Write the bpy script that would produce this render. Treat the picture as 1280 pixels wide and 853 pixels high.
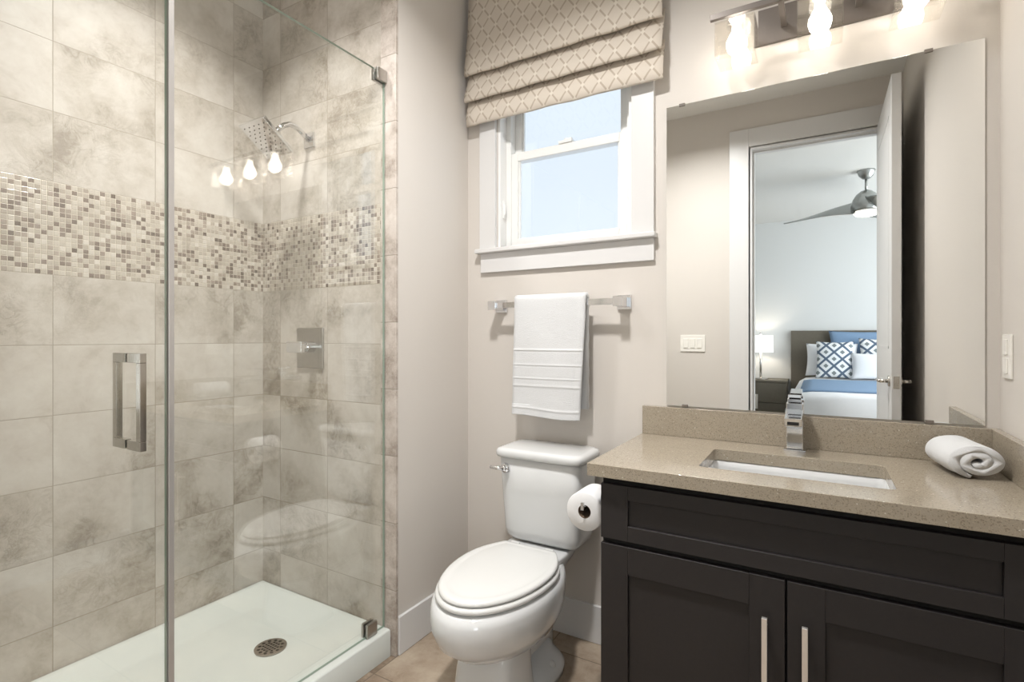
import bpy, bmesh, math, random
from mathutils import Vector, Matrix, noise
PI = math.pi
for o in list(bpy.data.objects): bpy.data.objects.remove(o)
SC = bpy.context.scene
COL = SC.collection
random.seed(7)

# ------------------------------------------------------------------ camera
cam = bpy.data.objects.new('camera', bpy.data.cameras.new('camera'))
COL.objects.link(cam)
cam.location = (0, 0, 1.178)
cam.rotation_euler = (PI/2, 0, math.radians(30.56))
cam.data.sensor_width = 36
cam.data.lens = 652/1280*36
cam.data.shift_y = -5/1280
cam.data.clip_start = 0.02
SC.camera = cam

# ------------------------------------------------------------------ view, world
SC.view_settings.view_transform = 'Standard'
SC.view_settings.look = 'None'
SC.view_settings.gamma = 1.0
SC.view_settings.use_curve_mapping = False
SC.view_settings.exposure = 0.6
world = bpy.data.worlds.new('sky'); SC.world = world
world.use_nodes = True
bg = world.node_tree.nodes['Background']
bg.inputs['Color'].default_value = (0.62, 0.69, 0.76, 1)
bg.inputs['Strength'].default_value = 0.96

# ------------------------------------------------------------------ lights
CEIL = 2.75
def area(name, loc, rot, sx, sy, power, color, shape='RECTANGLE', spread=PI):
    l = bpy.data.lights.new(name, 'AREA'); l.shape = shape; l.size = sx
    if shape in ('RECTANGLE', 'ELLIPSE'): l.size_y = sy
    l.energy = power; l.color = color; l.spread = spread
    o = bpy.data.objects.new(name, l); o.location = loc; o.rotation_euler = rot
    COL.objects.link(o); return o
P_SHOWER, P_BATH, P_BED, E_BULB = 7.5, 21, 70, 10
area('shower_downlight_lamp', (-1.66, 0.88, CEIL-0.012), (0, 0, 0), 0.13, 0.13, P_SHOWER, (1, 0.985, 0.97), 'DISK', 2.0)
area('room_fill_lamp', (-0.66, 0.82, CEIL-0.012), (0, 0, 0), 0.16, 0.16, P_BATH, (1, 0.985, 0.97), 'DISK', 2.6)  # added fill light for the room, no such ceiling lamp is known
area('bedroom_daylight', (2.25, -2.1, 1.5), (0, math.radians(90), 0), 1.9, 2.6, P_BED, (0.90, 0.96, 1.0))

# ------------------------------------------------------------------ material helpers
def srgb(r, g, b):
    f = lambda c: c/12.92 if c <= 0.04045 else ((c+0.055)/1.055)**2.4
    return (f(r/255), f(g/255), f(b/255), 1)
class G:
    def __init__(s, name):
        s.m = bpy.data.materials.new(name); s.m.use_nodes = True
        s.nt = s.m.node_tree; s.b = s.nt.nodes['Principled BSDF']; s.out = s.nt.nodes['Material Output']
    def n(s, t, **kw):
        nd = s.nt.nodes.new(t)
        for k, v in kw.items(): setattr(nd, k, v)
        return nd
    def l(s, a, b): s.nt.links.new(a, b)
    def math(s, op, a, b=None, c=None):
        nd = s.n('ShaderNodeMath', operation=op)
        for i, v in enumerate((a, b, c)):
            if v is None: continue
            if isinstance(v, (int, float)): nd.inputs[i].default_value = v
            else: s.l(v, nd.inputs[i])
        return nd.outputs[0]
    def mix(s, f, a, b):
        nd = s.n('ShaderNodeMix', data_type='RGBA')
        for i, v in ((0, f), (6, a), (7, b)):
            if isinstance(v, (int, float, tuple)): nd.inputs[i].default_value = v
            else: s.l(v, nd.inputs[i])
        return nd.outputs[2]
    def coord(s): return s.n('ShaderNodeTexCoord').outputs['Object']
    def xyz(s, v):
        nd = s.n('ShaderNodeSeparateXYZ'); s.l(v, nd.inputs[0]); return nd.outputs
    def comb(s, x, y, z):
        nd = s.n('ShaderNodeCombineXYZ')
        for i, v in enumerate((x, y, z)):
            if isinstance(v, (int, float)): nd.inputs[i].default_value = v
            else: s.l(v, nd.inputs[i])
        return nd.outputs[0]
    def noise(s, v, scale, detail=4, rough=.55, dist=0):
        nd = s.n('ShaderNodeTexNoise'); nd.inputs['Scale'].default_value = scale
        nd.inputs['Detail'].default_value = detail; nd.inputs['Roughness'].default_value = rough
        nd.inputs['Distortion'].default_value = dist
        s.l(v, nd.inputs['Vector']); return nd.outputs['Fac']
    def white(s, v):
        nd = s.n('ShaderNodeTexWhiteNoise', noise_dimensions='3D'); s.l(v, nd.inputs['Vector']); return nd
    def ramp(s, f, stops, interp='LINEAR'):
        nd = s.n('ShaderNodeValToRGB'); r = nd.color_ramp; r.interpolation = interp
        while len(r.elements) < len(stops): r.elements.new(0.5)
        for e, (p, c) in zip(r.elements, stops): e.position = p; e.color = c
        s.l(f, nd.inputs[0]); return nd.outputs[0]
    def bump(s, h, strength, dist=0.01):
        nd = s.n('ShaderNodeBump'); nd.inputs['Strength'].default_value = strength
        nd.inputs['Distance'].default_value = dist; s.l(h, nd.inputs['Height']); s.l(nd.outputs[0], s.b.inputs['Normal'])
        return nd
    def set(s, color=None, rough=None, metal=None, spec=None, coat=None):
        if color is not None:
            if isinstance(color, tuple): s.b.inputs['Base Color'].default_value = color
            else: s.l(color, s.b.inputs['Base Color'])
        if rough is not None:
            if isinstance(rough, (int, float)): s.b.inputs['Roughness'].default_value = rough
            else: s.l(rough, s.b.inputs['Roughness'])
        if metal is not None: s.b.inputs['Metallic'].default_value = metal
        if spec is not None: s.b.inputs['Specular IOR Level'].default_value = spec
        if coat is not None: s.b.inputs['Coat Weight'].default_value = coat; s.b.inputs['Coat Roughness'].default_value = .05
        return s
def simple(name, color, rough=.5, metal=0, spec=None, coat=None, nscale=30, namt=.04, bump=0):
    g = G(name); v = g.coord(); f = g.noise(v, nscale, 3)
    d = tuple(c*(1-namt) for c in color[:3])+(1,); u = tuple(min(1, c*(1+namt)) for c in color[:3])+(1,)
    g.set(g.mix(f, d, u), rough, metal, spec, coat)
    if bump: g.bump(f, bump, .002)
    return g.m

def grid_tile(name, ax, u0, pw, v0, ph, cols, grout, gw=.0025, off=0.0, rough=.40, bumpk=.25, scale=5.0):
    g = G(name); co = g.coord(); c = g.xyz(co)
    v = g.math('DIVIDE', g.math('SUBTRACT', c[ax[1]], v0), ph)
    row = g.math('FLOOR', v)
    u = g.math('DIVIDE', g.math('SUBTRACT', c[ax[0]], u0), pw)
    if off: u = g.math('ADD', u, g.math('MULTIPLY', row, off))
    cu = g.math('FLOOR', u)
    fu = g.math('FRACT', u); fv = g.math('FRACT', v)
    eu = g.math('MULTIPLY', g.math('MINIMUM', fu, g.math('SUBTRACT', 1.0, fu)), pw)
    ev = g.math('MULTIPLY', g.math('MINIMUM', fv, g.math('SUBTRACT', 1.0, fv)), ph)
    e = g.math('MINIMUM', eu, ev)
    mask = g.math('LESS_THAN', e, gw/2)
    cell = g.comb(cu, row, ax[0]*3.7)
    wn = g.white(cell)
    offs = g.n('ShaderNodeVectorMath', operation='SCALE'); g.l(wn.outputs['Color'], offs.inputs[0]); offs.inputs['Scale'].default_value = 9
    add = g.n('ShaderNodeVectorMath', operation='ADD'); g.l(co, add.inputs[0]); g.l(offs.outputs[0], add.inputs[1])
    n1 = g.noise(add.outputs[0], scale, 11, .68, .25)
    n2 = g.noise(add.outputs[0], scale*.45, 3, .5, .4)
    n3 = g.noise(add.outputs[0], scale*4.5, 10, .72, 1.2)
    f = g.math('ADD', g.math('MULTIPLY', n1, .5), g.math('ADD', g.math('MULTIPLY', n2, .32), g.math('MULTIPLY', n3, .18)))
    nv = g.noise(add.outputs[0], scale*2.6, 7, .66, 1.4)
    ridge = g.math('MAXIMUM', g.math('SUBTRACT', 1.0, g.math('MULTIPLY', g.math('ABSOLUTE', g.math('SUBTRACT', nv, .5)), 16.0)), 0.0)
    patch = g.math('MINIMUM', g.math('MAXIMUM', g.math('MULTIPLY', g.math('SUBTRACT', .52, n2), 9.0), .1), 1.0)
    vein = g.math('MULTIPLY', ridge, patch)
    f = g.math('SUBTRACT', f, g.math('MULTIPLY', vein, .05))
    f = g.math('ADD', f, g.math('MULTIPLY', g.math('SUBTRACT', wn.outputs['Value'], .5), .03))
    col = g.ramp(f, [(.36, cols[0]), (.445, cols[1]), (.52, cols[2]), (.64, cols[3])])
    col = g.mix(mask, col, grout)
    g.set(col, g.math('ADD', rough, g.math('MULTIPLY', mask, .4)), spec=.35)
    h = g.math('SUBTRACT', g.math('MULTIPLY', g.math('MINIMUM', g.math('DIVIDE', e, gw), 1.0), .6), g.math('ADD', g.math('MULTIPLY', n3, -.35), g.math('MULTIPLY', vein, .55)))
    g.bump(h, bumpk, .003)
    return g.m
ST = [srgb(146, 137, 125), srgb(177, 169, 158), srgb(193, 186, 177), srgb(206, 201, 193)]
GR = srgb(160, 151, 138)
M = {}
M['tileL_lo'] = grid_tile('stone_tile_left_low', (1, 2), .6962, .3015, .2415, .2275, ST, GR)
M['tileL_hi'] = grid_tile('stone_tile_left_high', (1, 2), .6962, .3015, 1.679, .2275, ST, GR)
M['tileB_lo'] = grid_tile('stone_tile_back_low', (0, 2), -2.0105, .2985, .2415, .2275, ST, GR)
M['tileB_hi'] = grid_tile('stone_tile_back_high', (0, 2), -2.0105, .2985, 1.679, .2275, ST, GR)
ST2 = [srgb(146, 134, 124), srgb(172, 161, 151), srgb(192, 182, 173), srgb(208, 200, 192)]
M['tile_edge'] = grid_tile('stone_edge_tile', (1, 2), 0, 9.0, .243, .2475, ST2, srgb(150, 142, 130), gw=.003, scale=14)
FT = [srgb(112, 96, 80), srgb(138, 121, 104), srgb(162, 146, 128), srgb(182, 168, 150)]
M['floor'] = grid_tile('floor_stone_tile', (0, 1), -.892, .45, 1.325, .45, FT, srgb(120, 108, 94), gw=.004, rough=.4, scale=4.2)

def mosaic(name, ax, u0, v0):
    p = .3/19
    g = G(name); co = g.coord(); c = g.xyz(co)
    u = g.math('DIVIDE', g.math('SUBTRACT', c[ax[0]], u0), p); v = g.math('DIVIDE', g.math('SUBTRACT', c[ax[1]], v0), p)
    fu = g.math('FRACT', u); fv = g.math('FRACT', v)
    e = g.math('MINIMUM', g.math('MINIMUM', fu, g.math('SUBTRACT', 1.0, fu)), g.math('MINIMUM', fv, g.math('SUBTRACT', 1.0, fv)))
    mask = g.math('LESS_THAN', e, .055)
    wn = g.white(g.comb(g.math('FLOOR', u), g.math('FLOOR', v), ax[0]*5.3))
    col = g.ramp(wn.outputs['Value'], [(0, srgb(192, 184, 172)), (.20, srgb(182, 173, 160)), (.40, srgb(172, 162, 149)), (.54, srgb(204, 197, 187)),
                                      (.64, srgb(156, 144, 132)), (.74, srgb(136, 122, 111)), (.85, srgb(118, 104, 94)), (.94, srgb(98, 85, 75))], 'CONSTANT')
    n = g.noise(co, 60, 4, .6); col = g.mix(g.math('MULTIPLY', n, .22), col, srgb(140, 130, 118))
    col = g.mix(mask, col, srgb(196, 187, 172))
    sep = g.n('ShaderNodeSeparateColor'); g.l(wn.outputs['Color'], sep.inputs[0])
    ro = g.math('ADD', .12, g.math('MULTIPLY', sep.outputs[1], .3)); ro = g.math('MAXIMUM', ro, g.math('MULTIPLY', mask, .75))
    g.set(col, ro, spec=.6)
    # every chip is set at a slightly different angle
    nm = g.n('ShaderNodeNewGeometry')
    sc = g.n('ShaderNodeVectorMath', operation='SUBTRACT'); g.l(wn.outputs['Color'], sc.inputs[0]); sc.inputs[1].default_value = (.5, .5, .5)
    s2 = g.n('ShaderNodeVectorMath', operation='SCALE'); g.l(sc.outputs[0], s2.inputs[0]); s2.inputs['Scale'].default_value = .10
    ad = g.n('ShaderNodeVectorMath', operation='ADD'); g.l(nm.outputs['Normal'], ad.inputs[0]); g.l(s2.outputs[0], ad.inputs[1])
    no = g.n('ShaderNodeVectorMath', operation='NORMALIZE'); g.l(ad.outputs[0], no.inputs[0])
    b = g.bump(g.math('MINIMUM', g.math('DIVIDE', e, .1), 1.0), .5, .002); g.l(no.outputs[0], b.inputs['Normal'])
    return g.m
M['mosL'] = mosaic('mosaic_left', (1, 2), .003, 1.379)
M['mosB'] = mosaic('mosaic_back', (0, 2), -2.1326, 1.379)

M['paint'] = simple('greige_wall_paint', srgb(209, 203, 196), .62, nscale=180, namt=.015, bump=.12)
M['bed_paint'] = simple('cool_wall_paint', srgb(222, 223, 222), .7, nscale=120, namt=.01)
M['ceil'] = simple('ceiling_paint', srgb(232, 230, 225), .8, nscale=90, namt=.01)
M['trim'] = simple('white_trim_paint', srgb(216, 215, 214), .35, nscale=60, namt=.01)
M['vinyl'] = simple('white_window_vinyl', srgb(238, 238, 236), .3, nscale=60, namt=.01)
M['carpet'] = simple('bedroom_carpet', srgb(150, 140, 126), .95, nscale=300, namt=.15, bump=.4)
M['porc'] = simple('white_porcelain', srgb(214, 215, 215), .07, spec=.55, coat=.4, nscale=8, namt=.006)
M['lidp'] = simple('white_seat_plastic', srgb(216, 216, 214), .16, spec=.5, nscale=8, namt=.006)
M['tray'] = simple('white_acrylic_tray', srgb(208, 212, 207), .2, spec=.5, nscale=8, namt=.008)
M['chrome'] = simple('polished_chrome', (.74, .74, .75, 1), .07, 1.0, nscale=20, namt=.01)
M['fixture'] = simple('taupe_nickel', (.15, .13, .115, 1), .38, .4, nscale=90, namt=.05)
M['nickel'] = simple('brushed_nickel', (.62, .59, .55, 1), .24, 1.0, nscale=90, namt=.05)
M['brushed'] = simple('brushed_steel_plate', (.42, .40, .37, 1), .28, 1.0, nscale=60, namt=.08)
M['handle'] = simple('dark_polished_steel', (.50, .48, .44, 1), .10, 1.0, nscale=20, namt=.01)
M['pull'] = simple('satin_white_metal_pull', (.86, .83, .80, 1), .3, .8, nscale=60, namt=.03)
M['dark'] = simple('dark_gap', (.012, .011, .010, 1), .8)
M['rubber'] = simple('grey_rubber', srgb(110, 102, 94), .6)
M['esp'] = simple('espresso_cabinet_paint', srgb(43, 40, 40), .42, spec=.35, nscale=140, namt=.12, bump=.05)
M['paper'] = simple('toilet_paper', srgb(226, 226, 226), .9, nscale=70, namt=.02, bump=.25)
M['card'] = simple('cardboard_core', srgb(104, 86, 70), .9)
M['plate'] = simple('white_switch_plastic', srgb(236, 233, 226), .3)
M['lampbase'] = simple('lamp_base_metal', (.55, .54, .52, 1), .25, 1.0)
M['greywood'] = simple('grey_brown_wood', srgb(104, 98, 86), .6, nscale=40, namt=.12)
M['linen'] = simple('white_bed_linen', srgb(238, 240, 244), .9, nscale=50, namt=.02, bump=.2)
M['blue'] = simple('dusty_blue_cloth', srgb(128, 155, 186), .9, nscale=80, namt=.08, bump=.3)
M['fan'] = simple('brushed_fan_metal', (.42, .43, .42, 1), .3, 1.0, nscale=60, namt=.05)
M['seal'] = simple('clear_grey_seal', srgb(176, 172, 168), .2, 0.35, spec=.7)

g = G('speckled_quartz'); co = g.coord()
n1 = g.noise(co, 420, 2, .5); n2 = g.noise(co, 9, 4, .6)
vo = g.n('ShaderNodeTexVoronoi'); vo.inputs['Scale'].default_value = 420; g.l(co, vo.inputs['Vector'])
sp = g.n('ShaderNodeSeparateColor'); g.l(vo.outputs['Color'], sp.inputs[0])
base = g.mix(n2, srgb(150, 140, 124), srgb(165, 155, 139))
base = g.mix(g.math('MULTIPLY', g.math('GREATER_THAN', n1, .60), .55), base, srgb(180, 168, 147))
base = g.mix(g.math('MULTIPLY', g.math('GREATER_THAN', sp.outputs[0], .86), .45), base, srgb(108, 94, 78))
base = g.mix(g.math('MULTIPLY', g.math('GREATER_THAN', sp.outputs[1], .996), .6), base, srgb(226, 220, 206))
g.set(base, .13, spec=.5); M['quartz'] = g.m

def terry(name, color, scale=420):
    g = G(name); co = g.coord(); n = g.noise(co, scale, 2, .7); n2 = g.noise(co, 35, 3)
    g.set(g.mix(n, tuple(c*.86 for c in color[:3])+(1,), color), .95, spec=.15)
    g.b.inputs['Sheen Weight'].default_value = .3
    g.bump(g.math('ADD', n, g.math('MULTIPLY', n2, .5)), .6, .004); return g.m
M['terry'] = terry('white_terry', srgb(226, 227, 228))

def thin_glass(name, tint, extra=0.0, ior=1.5, rough=0.0):
    g = G(name); g.nt.nodes.remove(g.b)
    t = g.n('ShaderNodeBsdfTransparent'); t.inputs[0].default_value = tint
    gl = g.n('ShaderNodeBsdfGlossy'); gl.inputs['Roughness'].default_value = rough; gl.inputs[0].default_value = (1, 1, 1, 1)
    fr = g.n('ShaderNodeFresnel'); geo = g.n('ShaderNodeNewGeometry')
    # the same index on both faces of the thin sheet (the node inverts it on back faces)
    g.l(g.math('ADD', ior, g.math('MULTIPLY', geo.outputs['Backfacing'], 1/ior-ior)), fr.inputs['IOR'])
    mx = g.n('ShaderNodeMixShader'); g.l(g.math('ADD', g.math('MULTIPLY', fr.outputs[0], 1.25), extra), mx.inputs[0])
    g.l(t.outputs[0], mx.inputs[1]); g.l(gl.outputs[0], mx.inputs[2]); g.l(mx.outputs[0], g.out.inputs[0]); return g.m
M['glass'] = thin_glass('shower_glass', (.985, .993, .984, 1), .03)
M['glass_edge'] = simple('green_glass_edge', srgb(128, 146, 132), .15, spec=.7)
M['pane'] = thin_glass('window_pane_glass', (.98, .99, 1, 1))
M['shadeglass'] = thin_glass('clear_shade_glass', (.97, .96, .94, 1), .05)
g = G('mirror_silver'); g.set((.93, .94, .93, 1), 0.0, 1.0); M['mirror'] = g.m

def emit(name, color, s):
    g = G(name); g.b.inputs['Base Color'].default_value = (.8, .8, .8, 1)
    g.b.inputs['Emission Color'].default_value = color; g.b.inputs['Emission Strength'].default_value = s; return g.m
M['bulb'] = emit('lit_bulb', (1, .95, .88, 1), E_BULB)
M['can'] = emit('lit_downlight', (1, .93, .84, 1), 6)
M['fanlight'] = emit('lit_fan_lens', (1, .93, .82, 1), 1.6)
M['lampshade'] = emit('lit_lamp_shade', (1, .95, .88, 1), .75)

# trellis fabric for the roman shade
g = G('trellis_shade_fabric'); co = g.coord(); c = g.xyz(co)
def lat(u, v):
    a = g.math('ADD', u, v); b = g.math('SUBTRACT', u, v)
    fa = g.math('ABSOLUTE', g.math('SUBTRACT', g.math('FRACT', a), .5)); fb = g.math('ABSOLUTE', g.math('SUBTRACT', g.math('FRACT', b), .5))
    return fa, fb
uvn = g.n('ShaderNodeUVMap'); uv = g.xyz(uvn.outputs[0])
fa, fb = lat(g.math('DIVIDE', uv[0], .066), g.math('DIVIDE', uv[1], .089))
la = g.math('LESS_THAN', fa, .065); lb = g.math('LESS_THAN', fb, .065)
line = g.math('MAXIMUM', la, lb)
cross = g.math('MULTIPLY', g.math('LESS_THAN', fa, .13), g.math('LESS_THAN', fb, .13))
weave = g.noise(co, 500, 2)
base = g.mix(weave, srgb(202, 192, 179), srgb(212, 203, 191))
colr = g.mix(line, base, srgb(180, 168, 153)); colr = g.mix(cross, colr, srgb(214, 206, 194))
g.set(colr, .8, spec=.2); g.bump(weave, .2, .001); M['shade'] = g.m

# diamond cushion
g = G('diamond_cushion_cloth'); co = g.coord(); c = g.xyz(co)
fa, fb = lat(g.math('DIVIDE', c[0], .17), g.math('DIVIDE', c[2], .17))
mx_ = g.math('MAXIMUM', fa, fb); mn_ = g.math('MINIMUM', fa, fb)
line = g.math('LESS_THAN', mn_, .10)
core = g.math('GREATER_THAN', mn_, .34)
colr = g.mix(line, srgb(238, 240, 242), srgb(92, 108, 128)); colr = g.mix(core, colr, srgb(128, 136, 138))
g.set(colr, .9); M['diamond'] = g.m
g = G('drain_steel'); g.set((.45, .42, .38, 1), .25, 1.0); M['drain'] = g.m

# ------------------------------------------------------------------ mesh helpers
def tagset(o, label=None, cat=None, group=None, kind=None):
    if label: o['label'] = label
    if cat: o['category'] = cat
    if group: o['group'] = group
    if kind: o['kind'] = kind
    return o
def thing(name, label, cat, loc, group=None):
    o = bpy.data.objects.new(name, None); o.empty_display_size = .05; COL.objects.link(o); o.location = loc
    return tagset(o, label, cat, group)
def wloc(o):
    v = Vector((0, 0, 0))
    while o: v += o.location; o = o.parent
    return v
def obj(name, bm, mats, parent=None, smooth=False, bevel=0, seg=2, sub=0, label=None):
    bmesh.ops.recalc_face_normals(bm, faces=bm.faces)
    me = bpy.data.meshes.new(name); bm.to_mesh(me); bm.free()
    for m in (mats if isinstance(mats, (list, tuple)) else [mats]): me.materials.append(m)
    o = bpy.data.objects.new(name, me); COL.objects.link(o)
    if parent:
        me.transform(Matrix.Translation(-wloc(parent))); o.parent = parent
    if smooth:
        for p in me.polygons: p.use_smooth = True
    if bevel:
        b = o.modifiers.new('bevel', 'BEVEL'); b.width = bevel; b.segments = seg; b.limit_method = 'ANGLE'; b.angle_limit = math.radians(40)
        b.harden_normals = True
        for p in me.polygons: p.use_smooth = True
    if sub:
        s = o.modifiers.new('sub', 'SUBSURF'); s.levels = sub; s.render_levels = sub
    if label: o['label'] = label
    return o
def B(): return bmesh.new()
def box(bm, x0, x1, y0, y1, z0, z1, mi=0):
    v = [bm.verts.new((x, y, z)) for z in (z0, z1) for y in (y0, y1) for x in (x0, x1)]
    for f in ((0, 1, 3, 2), (4, 5, 7, 6), (0, 1, 5, 4), (2, 3, 7, 6), (0, 2, 6, 4), (1, 3, 7, 5)):
        bm.faces.new([v[i] for i in f]).material_index = mi
    return bm
def obox(name, x0, x1, y0, y1, z0, z1, m, parent=None, bevel=.0015, label=None):
    return obj(name, box(B(), x0, x1, y0, y1, z0, z1), m, parent, bevel=bevel, label=label)
def loft(bm, rings, cap=True, closed=True):
    R = [[bm.verts.new(p) for p in r] for r in rings]; n = len(R[0])
    for a, b in zip(R, R[1:]):
        for i in range(n if closed else n-1):
            bm.faces.new((a[i], a[(i+1) % n], b[(i+1) % n], b[i]))
    if cap: bm.faces.new(R[0][::-1]); bm.faces.new(R[-1])
    return bm
def frame_of(d):
    d = d.normalized(); a = Vector((0, 0, 1)) if abs(d.z) < .9 else Vector((1, 0, 0))
    u = d.cross(a).normalized(); return u, d.cross(u).normalized()
def cyl(bm, p, q, r0, r1=None, n=24, cap=True):
    p, q = Vector(p), Vector(q); r1 = r0 if r1 is None else r1; u, v = frame_of(q-p)
    return loft(bm, [[c+(u*math.cos(2*PI*i/n)+v*math.sin(2*PI*i/n))*r for i in range(n)] for c, r in ((p, r0), (q, r1))], cap)
def tube(bm, pts, r, n=16):
    pts = [Vector(p) for p in pts]; rings = []
    u = None
    for i, p in enumerate(pts):
        d = (pts[min(i+1, len(pts)-1)]-pts[max(i-1, 0)]).normalized()
        if u is None: u, _ = frame_of(d)
        u = (u-d*u.dot(d)).normalized(); v = d.cross(u)
        rr = r[i] if isinstance(r, (list, tuple)) else r
        rings.append([p+(u*math.cos(2*PI*k/n)+v*math.sin(2*PI*k/n))*rr for k in range(n)])
    return loft(bm, rings)
def lathe(bm, c, prof, n=32, axis='z', cap=True):
    rings = []
    for r, h in prof:
        ring = []
        for i in range(n):
            a = 2*PI*i/n; x, y = r*math.cos(a), r*math.sin(a)
            ring.append((c[0]+x, c[1]+y, c[2]+h) if axis == 'z' else (c[0]+x, c[1]+h, c[2]+y))
        rings.append(ring)
    return loft(bm, rings, cap)
def sup(cx, cy, hx, hy, z, n=4.0, N=48):
    r = []
    for i in range(N):
        a = 2*PI*i/N; ca, sa = math.cos(a), math.sin(a)
        r.append((cx+hx*math.copysign(abs(ca)**(2/n), ca), cy+hy*math.copysign(abs(sa)**(2/n), sa), z))
    return r
def plate_hole(bm, outer, holes, z0, z1):
    es = []
    for loop in [outer]+holes:
        vs = [bm.verts.new((x, y, z1)) for x, y in loop]
        es += [bm.edges.new((vs[i], vs[(i+1) % len(vs)])) for i in range(len(vs))]
    bmesh.ops.triangle_fill(bm, use_beauty=True, edges=es)
    r = bmesh.ops.extrude_face_region(bm, geom=bm.faces[:])
    for v in [e for e in r['geom'] if isinstance(e, bmesh.types.BMVert)]: v.co.z = z0
    return bm
def rrect(x0, x1, y0, y1, r, k=5):
    pts = []
    for cx, cy, a0 in ((x1-r, y1-r, 0), (x0+r, y1-r, PI/2), (x0+r, y0+r, PI), (x1-r, y0+r, 3*PI/2)):
        for i in range(k+1):
            a = a0+PI/2*i/k; pts.append((cx+r*math.cos(a), cy+r*math.sin(a)))
    return pts
def struct(name, bm, m, parent=None, **k):
    o = obj(name, bm, m, parent, **k)
    if not parent: o['kind'] = 'structure'
    return o

# ------------------------------------------------------------------ ROOM
XL, XR, YB, YD, VW, XN = -2.1326, .4225, 1.9, -.05, 1.434, -1.349
struct('floor', box(B(), XL-.1, XR+.12, YD-.12, YB+.15, -.06, 0), M['floor'])
struct('ceiling', box(B(), XL-.1, XR+.12, YD-.12, YB+.15, CEIL, CEIL+.08), M['ceil'])
# left wall: tiled, with the mosaic band
bm = B()
for z0, z1, mi in ((0, 1.379, 0), (1.379, 1.679, 1), (1.679, CEIL, 2)):
    box(bm, XL-.1, XL, YD, VW+.01, z0, z1, mi)
struct('wall_left', bm, [M['tileL_lo'], M['mosL'], M['tileL_hi']])
# tiled wall that carries the shower valve
bm = B()
for z0, z1, mi in ((0, 1.379, 0), (1.379, 1.679, 1), (1.679, CEIL, 2)):
    box(bm, XL, -1.418, VW, VW+.012, z0, z1, mi)
struct('wall_shower', bm, [M['tileB_lo'], M['mosB'], M['tileB_hi']])
struct('trim_1', box(B(), -1.418, -1.342, VW-.001, VW+.012, 0, CEIL), M['tile_edge'], bevel=.002)
struct('wall_nook', box(B(), XL-.1, XN, VW+.012, YB, 0, CEIL), M['paint'])
# back wall with the window opening
WX0, WX1, WZ0, WZ1 = -1.192, -.604, 1.558, 2.42
bm = B(); T = .15
box(bm, XN-.05, WX0, YB, YB+T, 0, CEIL); box(bm, WX1, XR+.12, YB, YB+T, 0, CEIL)
box(bm, WX0, WX1, YB, YB+T, 0, WZ0); box(bm, WX0, WX1, YB, YB+T, WZ1, CEIL)
struct('wall_back', bm, M['paint'])
struct('wall_right', box(B(), XR, XR+.12, YD-.12, YB, 0, CEIL), M['paint'])
# wall with the doorway (behind the camera, seen in the mirror)
DX0, DX1, DZ = -.405, .338, 2.452
bm = B(); box(bm, XL-.1, DX0, YD-.12, YD, 0, CEIL); box(bm, DX1, XR, YD-.12, YD, 0, CEIL); box(bm, DX0, DX1, YD-.12, YD, DZ, CEIL)
struct('wall_front', bm, [M['paint']])
bm = B()
for y0, y1 in ((YD, YD+.016), (YD-.136, YD-.12)):
    box(bm, DX0-.128, DX0-.008, y0, y1, 0, DZ+.125); box(bm, DX1+.004, XR-.002, y0, y1, 0, DZ+.125); box(bm, DX0-.008, DX1+.004, y0, y1, DZ+.005, DZ+.125)
struct('trim_2', bm, M['trim'], bevel=.002)
bm = B(); box(bm, DX0-.008, DX0+.010, YD-.12, YD, 0, DZ); box(bm, DX0+.01, DX1-.008, YD-.12, YD, DZ-.014, DZ+.005)
box(bm, DX1-.008, DX1+.004, YD-.12, YD, 0, DZ); box(bm, DX0+.01, DX0+.022, YD-.09, YD-.045, 0, DZ-.014); box(bm, DX0+.022, DX1-.008, YD-.09, YD-.045, DZ-.026, DZ-.014)
struct('trim_3', bm, M['trim'])
# open door
dr = thing('door_1', None, None, (.316, YD+.002, 0)); dr['kind'] = 'structure'
bm = B(); dx0, dx1, dy0, dy1 = .295, .334, YD+.004, .71
box(bm, dx0, dx1, dy0, dy1, .012, 2.44)
obj('door_leaf', bm, M['trim'], dr, bevel=.0015)
bm = B()
for z0, z1 in ((.25, .95), (1.12, 2.28)):      # raised border of the flat panels on the room face
    x = dx0-.0015
    for a in ((dy0+.11, dy1-.11, z0, z0+.012), (dy0+.11, dy1-.11, z1-.012, z1), (dy0+.11, dy0+.122, z0, z1), (dy1-.122, dy1-.11, z0, z1)):
        box(bm, x, dx0+.001, a[0], a[1], a[2], a[3])
obj('panel_moulding', bm, M['trim'], dr)
for sx in (-1, 1):
    x = dx0 if sx < 0 else dx1
    bm = B(); cyl(bm, (x, .645, .962), (x+sx*.008, .645, .962), .027); cyl(bm, (x+sx*.008, .645, .962), (x+sx*.040, .645, .962), .009)
    tube(bm, [(x+sx*.040, .650, .962), (x+sx*.044, .61, .962), (x+sx*.044, .54, .962)], .008)
    obj('door_handle', bm, M['nickel'], dr, smooth=True)
obox('latch_plate', dx0+.007, dx1-.007, dy1, dy1+.0015, .93, .99, M['nickel'], dr, 0)
# baseboards
struct('baseboard_nook', box(B(), XN, XN+.013, VW+.012, YB-.013, 0, .142), M['trim'], bevel=.003)
struct('baseboard_back', box(B(), XN, -.53, YB-.013, YB, 0, .145), M['trim'], bevel=.003)
struct('baseboard_front', box(B(), -1.35, DX0-.13, YD, YD+.013, 0, .142), M['trim'], bevel=.003)
struct('baseboard_right', box(B(), XR-.013, XR, YD+.02, 1.38, 0, .142), M['trim'], bevel=.003)

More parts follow.
